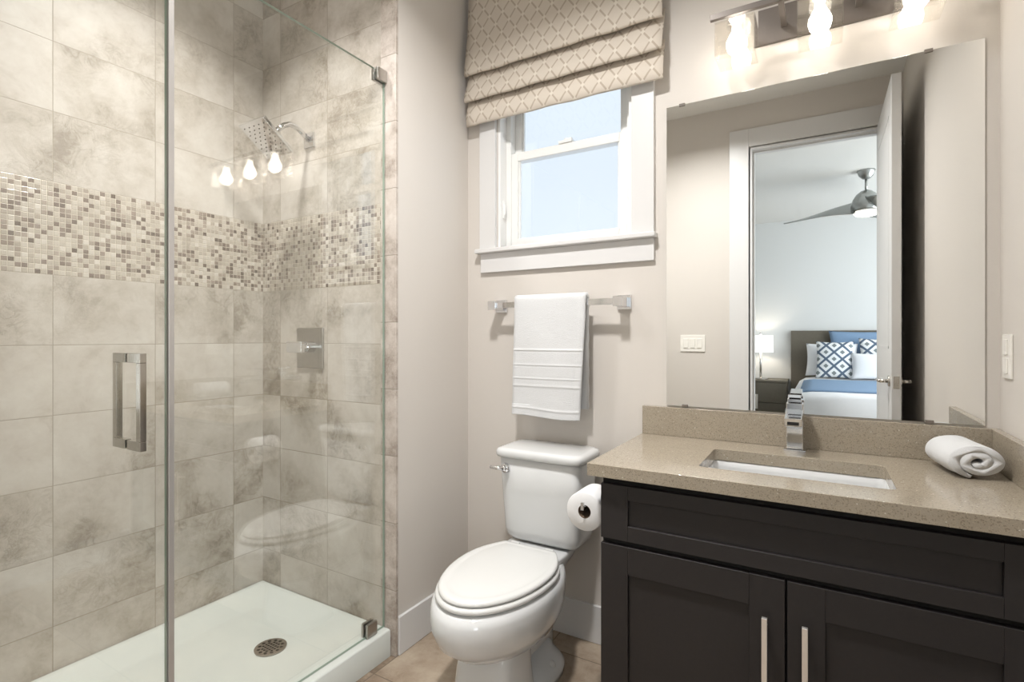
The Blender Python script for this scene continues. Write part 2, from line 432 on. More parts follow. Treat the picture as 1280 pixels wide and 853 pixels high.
# ------------------------------------------------------------------ WINDOW
w = thing('window_1', None, None, (-.898, YB, WZ0)); w['kind'] = 'structure'
y0, y1 = YB-.018, YB
bm = B(); box(bm, -1.276, WX0-.004, y0, y1, WZ0, WZ1+.09); box(bm, WX1+.004, -.517, y0, y1, WZ0, WZ1+.09); box(bm, WX0-.004, WX1+.004, y0, y1, WZ1, WZ1+.09)
obj('casing', bm, M['trim'], w, bevel=.002)
obox('sill', -1.290, -.508, YB-.04, YB+.09, WZ0-.020, WZ0, M['trim'], w, .005)
obox('apron', -1.272, -.517, YB-.016, YB, 1.456, WZ0-.020, M['trim'], w, .002)
bm = B()
box(bm, WX0, WX0+.012, YB, YB+T, WZ0, WZ1); box(bm, WX1-.012, WX1, YB, YB+T, WZ0, WZ1); box(bm, WX0+.012, WX1-.012, YB, YB+T, WZ1-.012, WZ1)
box(bm, WX0+.012, WX0+.035, YB+.05, YB+.12, WZ0, WZ1-.012); box(bm, WX1-.035, WX1-.012, YB+.05, YB+.12, WZ0, WZ1-.012); box(bm, WX0+.035, WX1-.035, YB+.05, YB+.12, WZ0, WZ0+.014)
obj('jamb', bm, M['vinyl'], w, bevel=.0015)
def sash(x0, x1, z0, z1, ya, yb, fw, nm, topw=None):
    topw = topw or fw
    bm = B(); box(bm, x0, x0+fw, ya, yb, z0, z1); box(bm, x1-fw, x1, ya, yb, z0, z1); box(bm, x0+fw, x1-fw, ya, yb, z0, z0+fw); box(bm, x0+fw, x1-fw, ya, yb, z1-topw, z1)
    ym = (ya+yb)/2; s = .008
    box(bm, x0+fw, x0+fw+s, ym-.008, ym+.008, z0+fw, z1-topw); box(bm, x1-fw-s, x1-fw, ym-.008, ym+.008, z0+fw, z1-topw)
    f = obj(nm, bm, M['vinyl'], w, bevel=.002)
    obj('pane', box(B(), x0+fw, x1-fw, ym-.002, ym+.002, z0+fw, z1-topw), M['pane'], f)
    return f
ls = sash(WX0+.035, WX1-.035, WZ0+.014, 1.975, YB+.055, YB+.083, .032, 'lower_sash', .036)
us = sash(WX0+.035, WX1-.035, 1.945, WZ1-.012, YB+.088, YB+.116, .032, 'upper_sash')
bm = B(); box(bm, -.93, -.87, YB+.050, YB+.083, 1.975, 1.987); cyl(bm, (-.90, YB+.068, 1.987), (-.90, YB+.068, 1.996), .012); box(bm, -.905, -.875, YB+.06, YB+.076, 1.990, 1.997)
obj('sash_lock', bm, M['vinyl'], w, bevel=.002)
for x in (WX0+.012, WX1-.012):
    s = 1 if x < -.9 else -1
    bm = B(); box(bm, min(x, x+s*.007), max(x, x+s*.007), YB+.018, YB+.034, 1.69, 1.765); box(bm, min(x, x+s*.011), max(x, x+s*.011), YB+.021, YB+.031, 1.705, 1.75)
    obj('night_latch', bm, M['vinyl'], w, bevel=.002)

# ------------------------------------------------------------------ ROMAN SHADE
sh = thing('roman_shade', 'taupe roman shade with a trellis diamond pattern, hung over the window', 'window shade', (-.885, 1.87, 2.1))
SX0, SX1, SY = -1.318, -.474, 1.838
def zc(z): return 1.178+(z-1.178)*SY/1.9     # heights were measured on the wall plane
zh, zf2, zf1 = zc(2.120), zc(2.221), zc(2.337)
def fold(name, prof, m, lab=None):
    bm = B(); uvl = bm.loops.layers.uv.new('UVMap'); N = 24; rows = []
    cum = [0]
    for a, b in zip(prof, prof[1:]): cum.append(cum[-1]+math.hypot(a[0]-b[0], a[1]-b[1]))
    for (y, z) in prof:
        rows.append([bm.verts.new((SX0+(SX1-SX0)*i/N, y+.0022*math.sin(i*1.3+z*31), z+.0010*math.sin(i*.9+z*11))) for i in range(N+1)])
    for j in range(len(rows)-1):
        for i in range(N):
            f = bm.faces.new((rows[j][i], rows[j][i+1], rows[j+1][i+1], rows[j+1][i]))
            for l in f.loops: l[uvl].uv = (l.vert.co.x+.018, l.vert.co.z)
    o = obj(name, bm, m, sh, smooth=True, label=lab)
    s = o.modifiers.new('thick', 'SOLIDIFY'); s.thickness = .003; s.offset = 0
    return o
fold('lower_fold', [(1.874, zf2+.05), (1.868, zf2+.02), (1.850, zf2-.03), (SY+.004, zh+.03), (SY+.006, zh+.004), (SY+.012, zh)], M['shade'])
fold('middle_fold', [(1.874, zf1+.05), (1.866, zf1+.02), (1.848, zf1-.03), (SY-.004, zf2+.04), (SY-.010, zf2+.008), (SY-.006, zf2), (SY+.006, zf2+.006), (1.866, zf2+.03)], M['shade'])
fold('upper_panel', [(1.866, CEIL-.045), (1.862, 2.60), (1.850, 2.48), (SY-.004, zf1+.05), (SY-.010, zf1+.008), (SY-.006, zf1), (SY+.006, zf1+.006), (1.866, zf1+.03)], M['shade'])
obox('headrail', SX0+.005, SX1-.005, 1.866, 1.8995, CEIL-.07, CEIL-.03, M['trim'], sh)

# ------------------------------------------------------------------ SHOWER TRAY
tr = thing('shower_tray', 'white acrylic shower tray with a raised curb under the glass', 'shower tray', (-1.75, .7, 0))
x0, x1, ya, yb = XL+.002, -1.365, YD+.002, VW-.002
zt, zf = .0995, .040
def rect(xa, xb, y0_, y1_, z, r=.004, k=3): return [(x, y, z) for x, y in rrect(xa, xb, y0_, y1_, r, k)]
bm = B()
loft(bm, [rect(x0, x1, ya, yb, 0), rect(x0, x1, ya, yb, zt-.006), rect(x0+.002, x1-.003, ya+.002, yb-.002, zt-.001, .006), rect(x0+.006, x1-.008, ya+.006, yb-.006, zt, .008),
          rect(x0+.020, x1-.072, ya+.02, yb-.018, zt, .02), rect(x0+.028, x1-.079, ya+.03, yb-.024, zt-.004, .03),
          rect(x0+.075, x1-.098, ya+.08, yb-.075, zf+.006, .05), rect(x0+.095, x1-.115, ya+.1, yb-.095, zf+.001, .05)])
obj('basin', bm, M['tray'], tr, smooth=True).modifiers.new('es', 'EDGE_SPLIT').split_angle = math.radians(50)
dc = (-1.728, 1.192)
dn = thing('shower_drain', 'round perforated steel drain grate set in the shower tray', 'drain', (dc[0], dc[1], zf+.001))
holes = []
def hole(cx, cy, r, n=10): holes.append([(dc[0]+cx+r*math.cos(2*PI*i/n), dc[1]+cy+r*math.sin(2*PI*i/n)) for i in range(n)])
for i in range(12): hole(.040*math.cos(2*PI*i/12), .040*math.sin(2*PI*i/12), .0062)
for ix in range(-2, 3):
    for iy in range(-2, 3):
        if ix*ix+iy*iy <= 5: hole(ix*.0122, iy*.0122, .0048, 8)
bm = B(); plate_hole(bm, [(dc[0]+.055*math.cos(2*PI*i/40), dc[1]+.055*math.sin(2*PI*i/40)) for i in range(40)], holes, zf+.0035, zf+.0062)
obj('grate', bm, M['drain'], dn)
obj('drain_cup', cyl(B(), (dc[0], dc[1], zf+.0012), (dc[0], dc[1], zf+.003), .054), M['dark'], dn)

# ------------------------------------------------------------------ SHOWER GLASS
XG = -1.40
fp = thing('fixed_glass_panel', 'clear fixed shower glass panel clamped to the tiled wall end', 'shower glass', (XG, 1.05, zt))
YS = .684
def pane(name, y0, y1, z0, z1, parent):
    bm = B(); box(bm, XG-.005, XG+.005, y0, y1, z0, z1)
    bm.faces.ensure_lookup_table()
    for f in bm.faces:
        n = f.calc_center_median()
        f.material_index = 0 if abs(abs(n.x-XG)-.005) < 1e-5 else 1
    return obj(name, bm, [M['glass'], M['glass_edge']], parent)
pane('glass_pane', YS+.006, VW-.004, zt+.001, 2.158, fp)
bm = B(); box(bm, XG-.009, XG+.009, YS-.003, YS+.011, zt+.001, 2.158); obj('edge_seal', bm, M['seal'], fp, bevel=.002)
def clamp(y0, y1, z0, z1, nm='clamp'):
    bm = B(); box(bm, XG+.0052, XG+.016, y0, y1, z0, z1); box(bm, XG-.016, XG-.0052, y0, y1, z0, z1)
    obj(nm, bm, M['brushed'], fp, bevel=.0015)
clamp(1.335, 1.383, zt+.002, zt+.05); clamp(VW-.05, VW-.003, 2.120, 2.165)
dg = thing('shower_door', 'clear swinging shower glass door with a square pull handle', 'shower door', (XG, .33, zt))
pane('glass_pane', -.035, YS-.006, zt+.012, 2.158, dg)
HY0, HY1, HZ0, HZ1 = .592, .606, .915, 1.140
hd = B()
for s in (-1, 1):
    a, b = XG+s*.0052, XG+s*.066
    lo, hi = min(a, b), max(a, b)
    box(hd, lo, hi, HY0, HY1, HZ1-.022, HZ1); box(hd, lo, hi, HY0, HY1, HZ0, HZ0+.022)
    c0, c1 = (XG+s*.066-s*.018, XG+s*.066); box(hd, min(c0, c1), max(c0, c1), HY0, HY1, HZ0+.022, HZ1-.022)
obj('pull_handle', hd, M['handle'], dg, bevel=.001)
for z in (.35, 1.9):
    bm = B(); box(bm, XG-.014, XG-.0052, -.048, .03, z, z+.09); box(bm, XG+.0052, XG+.014, -.048, .03, z, z+.09); obj('hinge', bm, M['brushed'], dg, bevel=.001)

# ------------------------------------------------------------------ SHOWER FITTINGS
hx = -1.815
sw = thing('shower_fixture', 'square chrome shower head tilted down on a bent wall arm', 'shower head', (hx, VW, 1.99))
obox('wall_flange', hx-.03, hx+.03, VW-.010, VW, 1.96, 2.02, M['chrome'], sw)
obj('arm', tube(B(), [(hx, VW-.008, 1.990), (hx, 1.39, 2.012), (hx, 1.36, 2.024), (hx, 1.335, 2.024), (hx, 1.31, 2.010), (hx, 1.27, 1.972)], .0105), M['chrome'], sw, smooth=True)
cen = Vector((hx, 1.235, 1.935)); ev = Vector((0, -.80, .60)); nn = Vector((0, -.60, -.80)); ex = Vector((1, 0, 0))
def obb(bm, c, e1, e2, e3, a, b, d):
    v = []
    for k in (-1, 1):
        for j in (-1, 1):
            for i in (-1, 1): v.append(bm.verts.new(c+e1*a*i+e2*b*j+e3*d*k))
    for f in ((0, 1, 3, 2), (4, 5, 7, 6), (0, 1, 5, 4), (2, 3, 7, 6), (0, 2, 6, 4), (1, 3, 7, 5)): bm.faces.new([v[i] for i in f])
    return bm
hp = obj('head_plate', obb(B(), cen, ex, ev, nn, .076, .076, .007), M['chrome'], sw, bevel=.002)
bm = B()
for i in range(-4, 5):
    for j in range(-4, 5):
        if (i+j) % 2 == 0: 
            c = cen+ex*i*.0145+ev*j*.0145+nn*.007; cyl(bm, c, c+nn*.0018, .0022, .0018, 8)
obj('nozzle', bm, M['rubber'], hp)
cyl_b = B(); cyl(cyl_b, cen-nn*.007, cen-nn*.038, .020, .013); obj('swivel_joint', cyl_b, M['chrome'], sw, smooth=False, bevel=.001)
vx, vz = -1.811, 1.133
vv = thing('shower_valve', 'square chrome shower valve plate with a lever, on the tiled wall', 'shower valve', (vx, VW, vz))
obox('escutcheon', vx-.080, vx+.080, VW-.008, VW, vz-.083, vz+.083, M['brushed'], vv, .003)
bm = B(); cyl(bm, (vx+.020, VW-.008, vz+.004), (vx+.020, VW-.045, vz+.004), .022); cyl(bm, (vx+.020, VW-.045, vz+.004), (vx+.020, VW-.062, vz+.004), .017)
obj('valve_stem', bm, M['chrome'], vv, bevel=.001)
bm = B(); box(bm, vx-.052, vx+.040, VW-.080, VW-.060, vz-.018, vz+.026); obj('lever', bm, M['chrome'], vv, bevel=.003)

# ------------------------------------------------------------------ TOWEL BAR AND TOWEL
tb = thing('towel_bar', 'square chrome towel bar on the wall below the window', 'towel bar', (-.9, YB, 1.31))
for x in (-1.170, -.630):
    obox('wall_plate', x-.027, x+.027, YB-.010, YB, 1.281, 1.335, M['chrome'], tb, .002)
    obox('post', x-.018, x+.018, 1.812, YB-.010, 1.290, 1.326, M['chrome'], tb, .002)
obox('bar', -1.152, -.648, 1.822, 1.834, 1.297, 1.320, M['chrome'], tb, .001)
tw = thing('hanging_towel', 'white banded towel folded over the chrome towel bar', 'towel', (-.9, 1.828, .87))
def towel():
    xs0, xs1 = -1.057, -.752; zt_ = 1.345; pts = []
    # closed cross-section in (y,z): outer then inner
    R = .024; yc = 1.828
    bands = [(1.127, .0035), (1.069, .0035), (1.016, .0035), (.986, .003), (.896, .003)]
    def off(z):
        o = 0
        for b, a in bands: o -= a*math.exp(-((z-b)/.0035)**2)
        for b0, b1 in ((1.075, 1.12), (1.022, 1.062), (.990, 1.010)):
            if b0 < z < b1: o -= .0012
        return o
    fr = [(yc-R-.006*(1-(z-.87)/.45)-off(z)*-1, z) for z in [.866+(.455)*i/150 for i in range(151)]]
    arc = [(yc-R*math.cos(a), 1.325+R*.9*math.sin(a)) for a in [PI*i/14 for i in range(1, 14)]]
    bk = [(yc+R+.003*math.sin(i), 1.322-(1.322-.905)*i/40) for i in range(41)]
    outer = fr+arc+bk
    th = .013
    inner = [(yc+R-th, .905), (yc+R-th, 1.32)]+[(yc-(R-th)*math.cos(PI-a), 1.322+(R-th)*.9*math.sin(PI-a)) for a in [PI*i/8 for i in range(1, 8)]]+[(yc-R+th, 1.32), (yc-R+th-.008, .90), (yc-R-.002, .866)]
    prof = [(y, z) for y, z in outer]+inner
    # leave a gap between the layers hidden by the roundness of the side folds
    N = 26; bm = B(); rings = []
    for i in range(N+1):
        q = i/N; x = xs0+(xs1-xs0)*q
        e = min(q, 1-q)*N; sq = 1 if e >= 2 else (.93 if e >= 1 else .80)
        ring = []
        for y, z in prof:
            yy = yc+(y-yc)*sq
            flare = 1+.06*(1.345-z)/.48*(1 if y < yc else 0)
            xx = -.905+(x+.905)*flare
            if x > -.905 and y < yc: xx -= .030*max(0, min(1, (1.25-z)/.35))*(x+.905)/.153
            w = .0022*math.sin(q*9+z*7)+.0016*noise.noise(Vector((x*14, z*10, 3)))
            ring.append((xx, yy+(w if y < yc else 0), z+(.004*math.sin(q*5+1) if z < .91 and y < yc else 0)))
        rings.append(ring)
    loft(bm, rings)
    return bm
obj('towel_body', towel(), M['terry'], tw, smooth=True)

# ------------------------------------------------------------------ TOILET
TX = -.905
t = thing('toilet', 'white two-piece toilet with a closed elongated lid', 'toilet', (TX, 1.5, 0))
def egg(cx, yf, yb, w, z, ym=None, bw=None, N=56):
    ym = ym if ym is not None else yf+(yb-yf)*.62; bw = bw if bw is not None else w*.6; pts = []
    h = N//2
    for k in range(h):                        # front, from left to right
        th = PI*k/(h-1); pts.append((cx-w*math.cos(th), ym-(ym-yf)*math.sin(th), z))
    q4 = (N-h)//2
    for k in range(1, q4+1):
        q = k/q4; pts.append((cx+w-(w-bw)*q**2.2, ym+(yb-ym)*q, z))
    for k in range(q4, 0, -1):
        q = k/q4; pts.append((cx-w+(w-bw)*q**2.2, ym+(yb-ym)*q, z))
    return pts
bm = B()
loft(bm, [egg(TX, 1.36, 1.62, .094, .185, 1.46, .08), egg(TX, 1.31, 1.68, .120, .197, 1.49, .09), egg(TX, 1.245, 1.70, .150, .222, 1.49, .10), egg(TX, 1.192, 1.71, .172, .265, 1.48, .11),
          egg(TX, 1.172, 1.71, .184, .312, 1.47, .115), egg(TX, 1.174, 1.71, .185, .355, 1.47, .115), egg(TX, 1.184, 1.70, .180, .377, 1.47, .11), egg(TX, 1.21, 1.69, .16, .383, 1.47, .1)])
# front pedestal column
loft(bm, [sup(TX-.006, 1.43, .118, .11, 0, 4), sup(TX-.006, 1.43, .114, .108, .03, 4), sup(TX-.006, 1.43, .104, .102, .12, 4), sup(TX-.004, 1.435, .100, .098, .18, 4), sup(TX, 1.47, .10, .10, .24, 3)])
# trapway and foot
loft(bm, [sup(TX, 1.64, .07, .13, .0, 3), sup(TX, 1.64, .066, .13, .12, 3), sup(TX, 1.64, .075, .12, .24, 3), sup(TX, 1.66, .10, .14, .33, 3), sup(TX, 1.70, .12, .145, .37, 4), sup(TX, 1.72, .125, .145, .395, 5), sup(TX, 1.72, .120, .14, .402, 5)])
loft(bm, [sup(TX, 1.62, .132, .15, 0, 2.4), sup(TX, 1.62, .132, .15, .018, 2.4), sup(TX, 1.62, .12, .14, .032, 2.4), sup(TX, 1.625, .085, .12, .06, 2.4), sup(TX, 1.63, .07, .11, .10, 2.4)])
bo = obj('bowl', bm, M['porc'], t, smooth=True)
for s in (-1, 1):
    obj('bolt_cap', lathe(B(), (TX+s*.100, 1.63, .027), [(.017, 0), (.016, .012), (.013, .02), (.006, .024)], 20), M['lidp'], bo, smooth=True)
bm = B(); loft(bm, [egg(TX, 1.23, 1.64, .145, .3832, 1.48, .09), egg(TX, 1.208, 1.655, .163, .3875, 1.48, .1), egg(TX, 1.194, 1.660, .175, .3895, 1.48, .102), egg(TX, 1.192, 1.662, .177, .396, 1.48, .104), egg(TX, 1.196, 1.662, .174, .402, 1.48, .104), egg(TX, 1.206, 1.655, .165, .404, 1.48, .1)])
obj('seat', bm, M['lidp'], t, smooth=True)
bm = B(); loft(bm, [egg(TX, 1.24, 1.64, .135, .4042, 1.48, .09), egg(TX, 1.215, 1.655, .155, .4065, 1.48, .1), egg(TX, 1.203, 1.660, .167, .4085, 1.48, .102), egg(TX, 1.203, 1.662, .169, .413, 1.48, .103), egg(TX, 1.208, 1.662, .165, .4185, 1.48, .103), egg(TX, 1.216, 1.66, .158, .4205, 1.48, .102),
          egg(TX, 1.235, 1.65, .143, .4205, 1.48, .096), egg(TX, 1.242, 1.645, .138, .4190, 1.48, .092), egg(TX, 1.252, 1.638, .130, .4205, 1.48, .088), egg(TX, 1.33, 1.60, .09, .4225, 1.48, .06), egg(TX, 1.43, 1.53, .03, .423, 1.48, .02)])
obj('lid', bm, M['lidp'], t, smooth=True)
for s in (-1, 1): obox('hinge', TX+s*.07-.018, TX+s*.07+.018, 1.655, 1.683, .398, .418, M['lidp'], t, .004)
KX = -.893
bm = B()
def tk(z, hx_, yf, yb_, n=7): return sup(KX, (yf+yb_)/2, hx_, (yb_-yf)/2, z, n, 64)
loft(bm, [tk(.404, .120, 1.735, 1.855), tk(.410, .138, 1.72, 1.868), tk(.425, .150, 1.708, 1.875), tk(.45, .156, 1.702, 1.878), tk(.60, .163, 1.690, 1.882), tk(.722, .168, 1.682, 1.884), tk(.726, .160, 1.69, 1.88)])
tank = obj('tank', bm, M['porc'], t, smooth=True)
bm = B(); loft(bm, [tk(.724, .168, 1.684, 1.886), tk(.726, .178, 1.672, 1.889), tk(.734, .181, 1.668, 1.891), tk(.747, .180, 1.668, 1.891), tk(.755, .174, 1.674, 1.888), tk(.759, .160, 1.688, 1.878)])
obj('tank_lid', bm, M['porc'], t, smooth=True)
bm = B(); lx, ly, lz = KX-.128, 1.686, .685
cyl(bm, (lx, ly, lz), (lx, ly-.014, lz), .018, .016); tube(bm, [(lx, ly-.018, lz), (lx-.03, ly-.026, lz+.001), (lx-.052, ly-.030, lz+.003)], [.0085, .0075, .0055]); cyl(bm, (lx, ly-.012, lz), (lx, ly-.024, lz), .010)
obj('flush_lever', bm, M['chrome'], t, smooth=True)
obj('supply_pipe', tube(B(), [(TX-.14, 1.887, .17), (TX-.14, 1.85, .17), (TX-.14, 1.84, .20), (TX-.12, 1.82, .30), (TX-.11, 1.80, .41)], .006), M['chrome'], t, smooth=True)

# ------------------------------------------------------------------ VANITY
CT, CY = .827, 1.359
VX0, VX1, VY = -.529, XR-.002, 1.383
va = thing('vanity_cabinet', 'espresso shaker vanity cabinet under the quartz counter', 'cabinet', (-.05, 1.63, 0))
bm = B(); box(bm, VX0, VX0+.018, VY+.020, YB-.002, .10, CT-.036); box(bm, VX1-.018, VX1, VY+.020, YB-.002, .10, CT-.036)
box(bm, VX0+.018, VX1-.018, VY+.020, YB-.012, .10, .118); box(bm, VX0+.018, VX1-.018, YB-.012, YB-.002, .10, CT-.036)
box(bm, VX0+.018, VX1-.018, VY+.020, VY+.038, .118, CT-.036)
box(bm, VX0+.04, VX1, VY+.08, YB-.002, 0, .10)
obj('body', bm, M['esp'], va, bevel=.001)
obj('gap_shadow', box(B(), VX0+.003, VX1-.001, VY+.0185, VY+.0205, .11, CT-.038), M['dark'], va)
def shaker(name, x0, x1, z0, z1, sw_, tw_, bw_, rec=.009):
    bm = B(); ya, yb_ = VY, VY+.0185
    box(bm, x0, x0+sw_, ya, yb_, z0, z1); box(bm, x1-sw_, x1, ya, yb_, z0, z1); box(bm, x0+sw_, x1-sw_, ya, yb_, z0, z0+bw_); box(bm, x0+sw_, x1-sw_, ya, yb_, z1-tw_, z1)
    box(bm, x0+sw_, x1-sw_, ya+rec, yb_, z0+bw_, z1-tw_)
    return obj(name, bm, M['esp'], va, bevel=.0012)
shaker('drawer_front', VX0+.001, .391, .619, .770, .077, .038, .042)
d1 = shaker('door', VX0+.001, -.0712, .115, .604, .077, .075, .075)
d2 = shaker('door', -.0662, .391, .115, .604, .077, .075, .075)
obox('filler_strip', .394, VX1, VY+.006, VY+.0185, .115, .770, M['esp'], va, .001)
for d, x in ((d1, -.1125), (d2, -.0295)):
    bm = B(); box(bm, x-.006, x+.006, VY-.032, VY-.022, .225, .518)
    for z in (.248, .492): cyl(bm, (x, VY-.023, z), (x, VY, z), .005, n=12)
    obj('bar_pull', bm, M['pull'], d, bevel=.001)
# counter
SKX0, SKX1, SKY0, SKY1 = -.285, .152, 1.476, 1.737
ct = thing('vanity_countertop', 'speckled taupe quartz countertop with matching backsplash', 'countertop', (-.07, 1.63, CT))
bm = B(); plate_hole(bm, [(-.560, CY), (XR-.001, CY), (XR-.001, YB-.001), (-.560, YB-.001)], [rrect(SKX0, SKX1, SKY0, SKY1, .018)], CT-.035, CT)
obj('slab', bm, M['quartz'], ct, bevel=.0015)
obox('backsplash', -.558, XR-.001, YB-.021, YB-.001, CT, .928, M['quartz'], ct, .0015)
obox('side_splash', XR-.021, XR-.001, CY+.002, YB-.0215, CT, .928, M['quartz'], ct, .0015)
# sink
sk = thing('undermount_sink', 'white rectangular undermount sink set into the counter', 'sink', (-.066, 1.606, .70))
def rr3(d, z, r=.03): return [(x, y, z) for x, y in rrect(SKX0-d, SKX1+d, SKY0-d, SKY1+d, r, 6)]
bm = B(); zb = CT-.036
loft(bm, [rr3(.02, zb, .03), rr3(.002, zb, .022), rr3(.001, zb-.02, .022), rr3(-.004, zb-.09, .03), rr3(-.02, zb-.125, .035), rr3(-.07, zb-.135, .03), ], cap=False)
bm2 = bm; f = [v for v in bm.verts if abs(v.co.z-(zb-.135)) < 1e-6]; bm.faces.new(f)
so = obj('basin', bm, M['porc'], sk, smooth=True)
so.modifiers.new('t', 'SOLIDIFY').thickness = .006
obj('sink_drain', lathe(B(), (-.066, 1.62, zb-.134), [(.024, 0), (.024, .003), (.018, .004), (.004, .005)]), M['chrome'], sk, smooth=True)
# faucet
fx, fy = -.067, 1.838
fa_ = thing('faucet', 'square polished chrome single-lever faucet behind the sink', 'faucet', (fx, fy, CT))
obox('base_plate', fx-.030, fx+.030, fy-.028, fy+.028, CT, CT+.006, M['chrome'], fa_, .001)
bm = B(); box(bm, fx-.023, fx+.023, fy-.022, fy+.022, CT+.006, CT+.148); obj('column', bm, M['chrome'], fa_, bevel=.003)
bm = B()
obb(bm, Vector((fx, fy-.075, CT+.110)), Vector((1, 0, 0)), Vector((0, -1, -.12)).normalized(), Vector((0, -.12, 1)).normalized(), .0225, .056, .013)
sp_ = obj('spout', bm, M['chrome'], fa_, bevel=.002)
bm = B(); obb(bm, Vector((fx, fy-.1315, CT+.1005)), Vector((1, 0, 0)), Vector((0, -1, -.12)).normalized(), Vector((0, -.12, 1)).normalized(), .015, .0012, .0045)
obj('outlet_slot_shade', bm, M['dark'], sp_)  # dark block painted in for the shade inside the spout outlet
bm = B(); box(bm, fx-.020, fx+.020, fy-.018, fy+.018, CT+.150, CT+.160)
obb(bm, Vector((fx, fy-.010, CT+.168)), Vector((1, 0, 0)), Vector((0, -1, .10)).normalized(), Vector((0, .10, 1)).normalized(), .017, .040, .005)
obj('lever', bm, M['chrome'], fa_, bevel=.0015)

# rolled towel on the counter
rt = thing('rolled_towel', 'white rolled hand towel lying on the counter beside the side splash', 'towel', (.32, 1.76, CT))
def rolled():
    # spiral strip seen on the end, swept along the roll
    N = 150; turns = 2.15; th = .0166; prof = []
    def pt(a, r): return (r*math.cos(a)*1.36, r*math.sin(a)*.97)
    out, inn = [], []
    for i in range(N+1):
        q = i/N; a = -PI*.60-(1-q)*turns*2*PI; r = .0065+.0345*q
        hw = th/2*(.55+.45*min(1, (1-q)*14)*min(1, .3+q*5)) if q > .93 or q < .05 else th/2
        hw *= .93
        out.append(pt(a, r+hw)); inn.append(pt(a, max(.001, r-hw)))
    prof = out+inn[::-1]
    L, K = .165, 20; bm = B(); rings = []
    for k in range(K+1):
        s = k/K; e = min(s, 1-s)*K; sc = (.955 if e < .5 else (.99 if e < 1.5 else 1)); ring = []
        for n_, (u, v) in enumerate(prof):
            wob = .0022*noise.noise(Vector((u*22, v*22, s*4)))
            ring.append((u*sc*(1+.05*math.sin(s*3)), (s-.5)*L+wob*2.0, v*sc+wob))
        rings.append(ring)
    loft(bm, rings); return bm
bm = rolled()
zmin = min(v.co.z for v in bm.verts)
bmesh.ops.transform(bm, matrix=Matrix.Translation((.324, 1.765, CT-zmin+.0005)) @ Matrix.Rotation(math.radians(9), 4, 'Z'), verts=bm.verts)
obj('towel_roll', bm, M['terry'], rt, smooth=True)

# toilet paper on the side of the vanity
px_, pz_ = -.597, .671; py0, py1 = 1.43, 1.535; pr = .0575
hl = thing('paper_holder', 'chrome toilet paper holder arm on the vanity side', 'paper holder', (VX0, 1.56, pz_))
obox('wall_plate', VX0-.006, VX0, 1.545, 1.59, pz_-.022, pz_+.022, M['chrome'], hl, .001)
bm = B(); box(bm, px_-.005, VX0-.006, 1.562, 1.572, pz_-.005, pz_+.005); box(bm, px_-.005, px_+.005, py0-.012, 1.562, pz_-.005+.006, pz_+.005+.006); box(bm, px_-.005, px_+.005, py0-.018, py0-.010, pz_+.001, pz_+.024)
obj('arm', bm, M['chrome'], hl, bevel=.001)
rp = thing('toilet_paper_roll', 'white toilet paper roll hanging on the holder beside the vanity', 'toilet paper', (px_, 1.48, pz_))
bm = B(); n = 48; rr_ = .020; zo = -.0073
ring = lambda r, y: [(px_+r*math.cos(2*PI*i/n), y, pz_+zo+r*math.sin(2*PI*i/n)) for i in range(n)]
loft(bm, [ring(rr_, py0), ring(pr-.003, py0), ring(pr, py0+.003), ring(pr, py1-.003), ring(pr-.003, py1), ring(rr_, py1)], cap=False)
obj('paper', bm, M['paper'], rp, smooth=True).modifiers.new('es', 'EDGE_SPLIT').split_angle = math.radians(60)
bm = B(); loft(bm, [ring(rr_, py0+.0005), ring(rr_, py1-.0005), ring(rr_-.0015, py1-.0005), ring(rr_-.0015, py0+.0005), ring(rr_, py0+.0005)], cap=False)
obj('cardboard_core', bm, M['card'], rp, smooth=False)

# ------------------------------------------------------------------ MIRROR
mi = thing('wall_mirror', 'large frameless wall mirror above the backsplash', 'mirror', (-.04, YB, .93))
MX0, MX1, MZ0, MZ1 = -.474, .3905, .934, 2.000
bm = B(); box(bm, MX0, MX1, YB-.0055, YB-.0008, MZ0, MZ1)
bm.faces.ensure_lookup_table()
for f in bm.faces: f.material_index = 0 if f.calc_center_median().y < YB-.005 else 1
obj('mirror_glass', bm, [M['mirror'], M['glass_edge']], mi)
for x, z, s in ((-.420, MZ1, 1), (.268, MZ1, 1), (-.41, MZ0, -1), (.27, MZ0, -1)):
    bm = B(); box(bm, x-.010, x+.010, YB-.0085, YB-.0008, z-(.006 if s > 0 else .004), z+(.004 if s > 0 else .006)); obj('mirror_clip', bm, M['rubber'], mi, bevel=.001)

